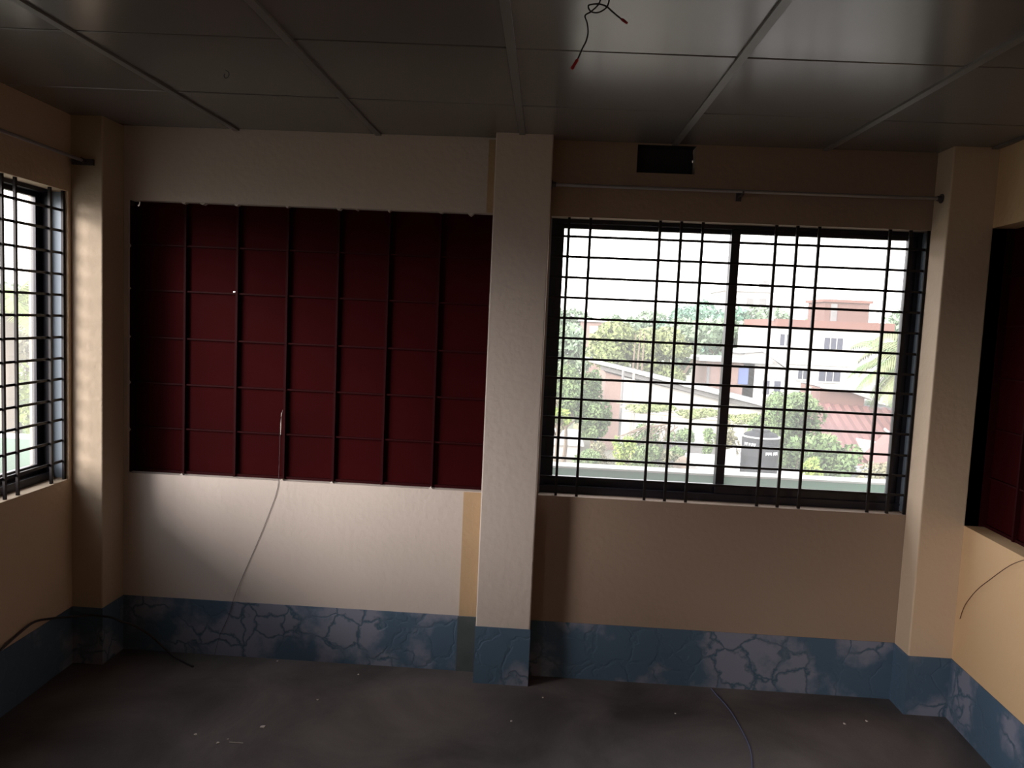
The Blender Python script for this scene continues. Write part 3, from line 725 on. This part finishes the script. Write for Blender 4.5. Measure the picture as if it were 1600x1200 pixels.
# --- neighbour's roof terrace with the black tank
nr = tag(empty('neighbour_roof'), 'neighbour\'s cluttered flat roof terrace below the parapet carrying the tank', 'building')
MB().box((6.6, 13.5, -6), (9.2, 18.8, -1.95)).build('wall', E['grey'], nr)
MB().box((6.5, 13.4, -1.95), (9.3, 18.9, -1.86)).build('roof_slab', E['plaster'], nr)
tk = tag(empty('water_tank'), 'black plastic rooftop water tank with white lettering', 'water tank')
tc_ = (7.88, 16.0, -1.86)
MB().lathe([(.44, 0), (.47, .02), (.47, .22), (.482, .25), (.47, .28), (.47, .50), (.482, .53), (.47, .56), (.47, .98), (.46, 1.02), (.40, 1.09), (.24, 1.15), (.2, 1.16)], tc_, 32).build('tank_body', E['tank'], tk, smooth=True)
MB().lathe([(.21, 1.14), (.23, 1.15), (.23, 1.19), (.19, 1.20)], tc_, 20).build('lid', E['tank'], tk)
part(MB().lathe([(.472, 1.00), (.490, 1.005), (.490, 1.03), (.45, 1.035)], tc_, 32).build('rim', E['plaster'], tk), 'pale dusty rim round the shoulder')
def marks(z0, h, a0, a1, seed):
    """rows of unreadable white letter strokes on the tank"""
    g = random.Random(seed); mb = MB(); a = a0
    def pt(an, z, r=.4885): return (tc_[0] + r * math.cos(an), tc_[1] + r * math.sin(an), tc_[2] + z)
    def stroke(aa, ab, za, zb):
        mb.hexa([pt(aa, za, .475), pt(ab, za, .475), pt(ab, za, .489), pt(aa, za, .489), pt(aa, zb, .475), pt(ab, zb, .475), pt(ab, zb, .489), pt(aa, zb, .489)])
    while a < a1:
        stroke(a, a + .03, z0, z0 + h)
        if g.random() < .7: stroke(a + .03, a + .085, z0 + h * .75, z0 + h)
        if g.random() < .6: stroke(a + .03, a + .08, z0 + h * .35, z0 + h * .5)
        if g.random() < .5: stroke(a + .085, a + .11, z0 + h * .3, z0 + h)
        a += .15
    return mb
marks(.80, .07, math.radians(-158), math.radians(-118), 2).build('lettering', E['mark'], tk)['kind'] = 'stuff'
marks(.59, .08, math.radians(-88), math.radians(-45), 4).build('lettering', E['mark'], tk)['kind'] = 'stuff'
jr = random.Random(23)
for k, (x, y, sx, hh, lean, lb) in enumerate([(6.78, 14.5, .20, .34, .0, 'low grey sack nearest the parapet in the heap left of the black tank'),
                                     (6.98, 15.6, .20, .78, .03, 'tall white sack in the middle of the heap left of the black tank'),
                                     (7.14, 16.5, .17, .60, .12, 'white sack leaning against the left side of the black tank')]):
    pts = [(x + sx * math.cos(a) * jr.uniform(.8, 1.05), y + sx * math.sin(a) * jr.uniform(.8, 1.05), -1.86) for a in [i * .785 for i in range(8)]]
    top = [(x + lean + (p[0] - x) * .7, y + (p[1] - y) * .7, -1.86 + hh * jr.uniform(.85, 1.0)) for p in pts]
    mid = [(x + lean * .5 + (p[0] - x) * 1.12, y + (p[1] - y) * 1.12, -1.86 + hh * .45) for p in pts]
    n = 8
    fs = [tuple(reversed(range(n))), tuple(range(2 * n, 3 * n))] + [(q + w_ * n, (q + 1) % n + w_ * n, (q + 1) % n + (w_ + 1) * n, q + (w_ + 1) * n) for q in range(n) for w_ in (0, 1)]
    tag(MB().add(pts + mid + top, fs).build('sack', E['plaster'] if k else E['grey'], bevel=.02, smooth=True), lb, 'sack', 'sacks heaped beside the black tank')

tag(MB().box((6.3, 23.6, -6), (9.2, 23.9, -2.35)).box((6.25, 23.55, -2.35), (9.25, 23.95, -2.28)).build('cement_wall', E['grey']), 'low grey cement wall behind the black tank and thatched mound', 'wall')
# --- trees
fr_ = random.Random(31)
far_specs = [(-20, 4.6), (-12, 4.0), (-5, 4.3), (1, 4.1), (5.5, 4.0), (10.5, 3.3), (15, 4.2), (19, 5.0), (22.5, 6.0), (26.5, 5.2), (30.5, 5.4), (35.5, 5.2), (40.5, 5.6), (46, 5.9), (51, 6.2), (57, 6)]
ORD = ['first', 'second', 'third', 'fourth', 'fifth', 'sixth', 'seventh', 'eighth', 'ninth', 'tenth', 'eleventh', 'twelfth']
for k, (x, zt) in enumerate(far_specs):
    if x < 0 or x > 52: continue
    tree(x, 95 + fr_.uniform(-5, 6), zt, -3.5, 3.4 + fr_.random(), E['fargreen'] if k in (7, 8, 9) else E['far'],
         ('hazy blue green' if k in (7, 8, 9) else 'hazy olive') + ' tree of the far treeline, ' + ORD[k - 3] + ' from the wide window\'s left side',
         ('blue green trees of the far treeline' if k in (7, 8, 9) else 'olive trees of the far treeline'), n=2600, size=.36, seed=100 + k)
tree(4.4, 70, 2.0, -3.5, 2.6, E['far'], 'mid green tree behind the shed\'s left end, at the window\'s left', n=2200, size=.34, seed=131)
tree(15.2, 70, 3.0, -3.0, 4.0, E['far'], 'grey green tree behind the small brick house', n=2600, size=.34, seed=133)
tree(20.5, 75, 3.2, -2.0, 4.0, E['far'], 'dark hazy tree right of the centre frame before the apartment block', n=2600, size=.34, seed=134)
tree(7.0, 50, 2.3, -2.2, 2.9, E['lime'], 'yellow green leafy tree rising above the shed\'s left end', n=5200, size=.20, seed=141)
tree(10.7, 51, 2.0, -2.8, 2.9, E['lime'], 'yellow green leafy tree behind the middle of the shed roof', n=5200, size=.20, seed=142)
tree(3.4, 38, -.3, -3.8, 1.45, E['green'], 'green bushy tree at the window\'s left edge before the shed', n=4200, size=.13, seed=143)
tree(5.0, 40, -.7, -4.2, 1.1, E['green'], 'darker bushy tree against the shed\'s pink end wall', n=3000, size=.13, seed=144)
tree(3.0, 43, -1.0, -5.2, 1.7, E['dry'], 'olive brown tree mass behind the green bushy trees at the window\'s left', n=4200, size=.15, seed=146)
tree(4.9, 37, -2.3, -4.6, .9, E['green'], 'dark undergrowth at the foot of the pink end wall', n=2400, size=.12, seed=147, cat='bush', name='leafy_bush')
tree(6.1, 19.8, -1.9, -2.9, .42, E['dry'], 'grey green scrub under the bare drooping branches', n=1500, size=.05, seed=165, cat='bush', name='leafy_bush')
tree(6.7, 21.5, -2.1, -2.9, .5, E['green'], 'low green scrub between the spiky plant and the thatched mound', n=1500, size=.05, seed=166, cat='bush', name='leafy_bush')
tree(8.6, 22.5, -1.2, -2.9, .5, E['dry'], 'thin pale shrub behind the black tank', n=1300, size=.06, seed=167, cat='bush', name='leafy_bush')
tree(5.75, 23, -1.55, -3.4, .75, E['green'], 'dense green shrub behind the bare drooping branches', n=3000, size=.07, seed=168, cat='bush', name='leafy_bush')
tree(7.6, 25, -1.9, -3.2, .8, E['green'], 'dense shrub under the vine trellis, left of the centre frame', n=2600, size=.07, seed=169, cat='bush', name='leafy_bush')
tree(4.1, 22, -2.1, -3.3, .6, E['dry'], 'pale scrub near the low white slab roof', n=1600, size=.06, seed=170, cat='bush', name='leafy_bush')
tree(2.9, 36, -2.6, -3.6, .8, E['bright'], 'small yellow green bush at the window\'s left edge', n=1200, size=.10, seed=145, cat='bush', name='leafy_bush')
# bare trunks in front of the lime trees
for k, (x, z1) in enumerate([(8.15, 2.2), (8.45, 2.5), (8.75, 2.3)]):
    tag(MB().tube([(x, 48.0, -6), (x - .05, 48.0, -1.5), (x + .02, 48.0, z1 - .8)], [.10, .08, .03], 6).build('slender_trunk', E['bark']), ['leftmost', 'middle', 'rightmost'][k] + ' of three slender bare trunks in front of the yellow green trees', 'trunk', 'slender bare trunks before the yellow green trees')
# right hand trees and bushes
tree(10.7, 24, -.25, -2.9, 1.15, E['green'], 'green leafy tree before the white house, right of the centre frame', n=5200, size=.085, seed=151)
tree(11.9, 25, -.30, -2.2, .95, E['green'], 'green tree with orange flowers under the white house windows', n=3600, size=.085, seed=152)
tree(10.3, 18, -.95, -2.7, 1.0, E['green'], 'broad leafed tree behind the parapet right of the black tank', n=2600, size=.10, seed=153)
tree(9.2, 17.2, -.95, -2.6, .5, E['green'], 'leafy shrub close beside the black tank', n=1500, size=.08, seed=154, cat='bush', name='leafy_bush')
tree(8.95, 15, -1.15, -1.75, .28, E['bright'], 'bright yellow green shrub at the parapet right of the tank', n=700, size=.05, seed=155, cat='bush', name='leafy_bush')
tree(11.2, 16, -1.35, -2.4, .8, E['dry'], 'pale leafed shrub at the parapet below the red roofs', n=1500, size=.07, seed=156, cat='bush', name='leafy_bush')
tree(4.9, 20, -1.55, -2.7, .42, E['bright'], 'yellow green shrub before the pole left of the centre frame', n=1300, size=.055, seed=161, cat='bush', name='leafy_bush')
tree(5.4, 19.6, -1.75, -2.8, .40, E['green'], 'dark green shrub left of the spiky plant', n=1200, size=.055, seed=162, cat='bush', name='leafy_bush')
tree(3.7, 20.5, -2.15, -2.9, .55, E['green'], 'low pale shrub at the parapet near the window\'s left edge', n=1100, size=.05, seed=163, cat='bush', name='leafy_bush')
tree(7.6, 21, -1.3, -2.3, .33, E['green'], 'small green shrub just left of the centre frame', n=900, size=.055, seed=164, cat='bush', name='leafy_bush')

# orange flowers on the tree under the house
g_ = np.random.default_rng(9)

# vine trellis
tl = tag(empty('vine_trellis'), 'bamboo trellis covered with pale green vines in front of the shed', 'trellis')
for k in range(7):
    x = 6.1 + k * 1.22
    MB().tube([(x, 29.5, -6), (x + .05, 29.5, -1.95 - k * .08)], .045, 5).build('post', E['bamboo'], tl)
for yy in (29.4, 31.0, 33.0):
    MB().tube([(5.7, yy, -1.85), (10, yy, -2.08), (14.2, yy, -2.30)], .04, 5).build('rail', E['bamboo'], tl)
for k in range(12):
    x = 5.9 + k * .72
    MB().tube([(x, 29.2, -1.82 - k * .036), (x + .1, 33.5, -1.80 - k * .036)], .025, 4).build('rail', E['bamboo'], tl)
leaves('vine_leaves', [(6.4 + k * .75, 30.2 + (k % 3), -1.80 - k * .045, .55, 1.2, .13) for k in range(10)], 3600, .10, E['lime'], tl, 71)
# dead branches
db = MB(); br = random.Random(5)
for k in range(26):
    x0 = 5.9 + br.uniform(-.3, .9); p = Vector((x0, 22 + br.uniform(-.4, .4), -1.42 - br.random() * .15)); pts = [p]
    d = Vector((br.uniform(-.9, .3), 0, -.25))
    for q in range(5):
        p = p + d * .30; d = d + Vector((br.uniform(-.25, .15), br.uniform(-.1, .1), -br.uniform(.05, .35))); pts.append(p.copy())
    db.tube(pts, [.022, .018, .014, .011, .008, .005], 4)
db.tube([(6.6, 22, -1.35), (5.6, 22, -1.6), (4.7, 22, -1.95)], [.04, .035, .02], 5)
tag(db.build('dead_branches', E['bark']), 'tangle of bare drooping branches below the vine trellis', 'branches', kind='stuff')
# spiky plant
sp_ = tag(empty('spiky_plant'), 'yellow green spiky leaved plant at the parapet left of the centre frame', 'plant')
for k in range(22):
    a = k * 2.4; el = .35 + (k % 5) * .22; L_ = .42
    d = Vector((math.cos(a) * math.cos(el), math.sin(a) * math.cos(el), math.sin(el))); s_ = Vector((-math.sin(a), math.cos(a), 0)) * .035
    c = Vector((5.75, 20, -2.75)); t_ = c + d * L_ - Vector((0, 0, .06)); mid_ = c + d * L_ * .5; n_ = Vector((0, 0, .008))
    MB().add([c - s_ * .6, c + s_ * .6, mid_ + s_, t_, mid_ - s_, c + n_ * 0 - Vector((0, 0, .01))], [(0, 1, 2, 4), (4, 2, 3)]).build('spiky_leaf', E['bright'], sp_)
# mound of thatch
th_ = MB(); 
for j in range(5):
    pass
th_.lathe([(.72, 0), (.66, .22), (.48, .42), (.25, .54), (.05, .58)], (7.1, 20.6, -2.75), 12)
tag(th_.build('thatch_mound', E['thatch'], smooth=True), 'brown thatched mound behind the parapet left of the centre frame', 'mound')
tag(MB().lathe([(.25, 0), (.27, .05), (.27, .40), (.285, .43), (.27, .46), (.27, .80), (.25, .86)], (5.9, 47.5, -6.0), 16).build('blue_barrel', E['barrel']), 'blue barrel standing in the sandy yard', 'barrel')
for k, (x, y, s) in enumerate([(3.3, 55, .9), (5.2, 53.5, .8)]):
    tag(MB().lathe([(s, 0), (s * .9, .4), (s * .55, .75), (s * .1, .9)], (x, y, -6.0), 9).build('straw_heap', E['dry']), ['pale heap in the sandy yard at the window\'s left edge', 'pale heap in the sandy yard behind the blue barrel'][k], 'heap')
tag(MB().box((2.0, 40, -6.0), (4.4, 46, -5.2)).prism([(1.8, 39.8, -5.2), (4.6, 39.8, -5.2), (4.6, 46.2, -5.2), (1.8, 46.2, -5.2)], (0, 0, .1)).build('white_slab_roof', E['plaster']), 'low white slab roof in the yard behind the parapet at left', 'roof')

# palms
def palm(x, y, z, n, L_, label, seed, ground=-6.0, m_=None, drop=1.0, leaf=.30, group=None):
    g = random.Random(seed); gn = np.random.default_rng(seed)
    root = tag(empty('coconut_palm'), label, 'palm tree', group)
    MB().tube([(x - .3, y, ground), (x - .1, y, (ground + z) / 2), (x, y, z)], [.20, .15, .12], 8).build('trunk', E['bark'], root)
    for k in range(n):
        a = 2 * math.pi * k / n + g.uniform(-.2, .2); el = g.uniform(.0, 1.15); LL = L_ * g.uniform(.8, 1.1)
        p = Vector((x, y, z)); d = Vector((math.cos(a) * math.cos(el), math.sin(a) * math.cos(el), math.sin(el)))
        pts = [p.copy()]
        for q in range(9):
            p = p + d * LL / 9; d = (d + Vector((0, 0, -.20 * drop))).normalized(); pts.append(p.copy())
        mb = MB().tube(pts, [.03 - .0028 * i for i in range(10)], 4)
        side = Vector((-math.sin(a), math.cos(a), 0))
        for q in range(1, 30):
            u = q / 30 * 9; i = min(int(u), 8); f = u - i; c = pts[i].lerp(pts[i + 1], f); t = (pts[i + 1] - pts[i]).normalized()
            ll = leaf * math.sin(math.pi * (.12 + .8 * q / 30)) * LL / 2
            for s_ in (-1, 1):
                e = c + (side * s_ * .8 + t * .5 + Vector((0, 0, -.55))).normalized() * ll * g.uniform(.8, 1.1)
                w_ = t * .022 * LL / 2
                mb.add([c - w_, c + w_, (c + e) / 2 + w_ * 1.2, e, (c + e) / 2 - w_ * 1.2], [(0, 1, 2, 4), (4, 2, 3)])
        mb.build('frond', m_ or E['palm'], root)
    return root
palm(17.4, 27, .95, 30, 3.1, 'coconut palm with drooping fronds at the wide window\'s right edge', 201, drop=1.35, leaf=.55)
palm(18.6, 31, .4, 24, 3.2, 'second, darker coconut palm behind the drooping one at the wide window\'s right edge', 203, drop=1.2, leaf=.55, m_=E['green'])
palm(-8.0, 10.0, 1.65, 20, 1.5, 'palm with bright spiky fronds seen through the left wall window', 202, drop=.8, leaf=.5, m_=E['bright'])
# left window background
tree(-13.5, 18.5, 1.2, -1.6, 1.9, E['dry'], 'brownish tree behind the palm outside the left window', n=2500, size=.14, seed=211)
tree(-8.0, 11.0, .7, -.9, .62, E['bright'], 'bright green bush under the palm outside the left window', n=1500, size=.07, seed=212, cat='bush', name='leafy_bush')
lhse = tag(empty('pale_roofed_house'), 'low house with pale bluish tin roof outside the left window', 'building')
MB().box((-24, 25, -6), (-15, 31, -2.4)).build('wall', E['pinkbrick'], lhse)
corrugated(MB(), (-24.5, 29, -.6), (10.5, 0, 0), (0, -5, -2.0), 40, .05, .05).build('roof', E['sheet'], lhse)
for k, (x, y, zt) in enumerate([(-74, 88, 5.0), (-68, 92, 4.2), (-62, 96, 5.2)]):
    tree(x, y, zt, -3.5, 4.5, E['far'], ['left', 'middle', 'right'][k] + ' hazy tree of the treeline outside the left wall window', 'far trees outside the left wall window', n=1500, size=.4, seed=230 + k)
tree(-21.5, 30, .6, -2.6, 2.2, E['green'], 'green tree behind the pale roofed house outside the left window', n=2600, size=.16, seed=213)
tree(-10.2, 13.5, -.35, -1.5, 1.0, E['green'], 'green bush below the pale tin roof outside the left window', n=1800, size=.09, seed=214, cat='bush', name='leafy_bush')
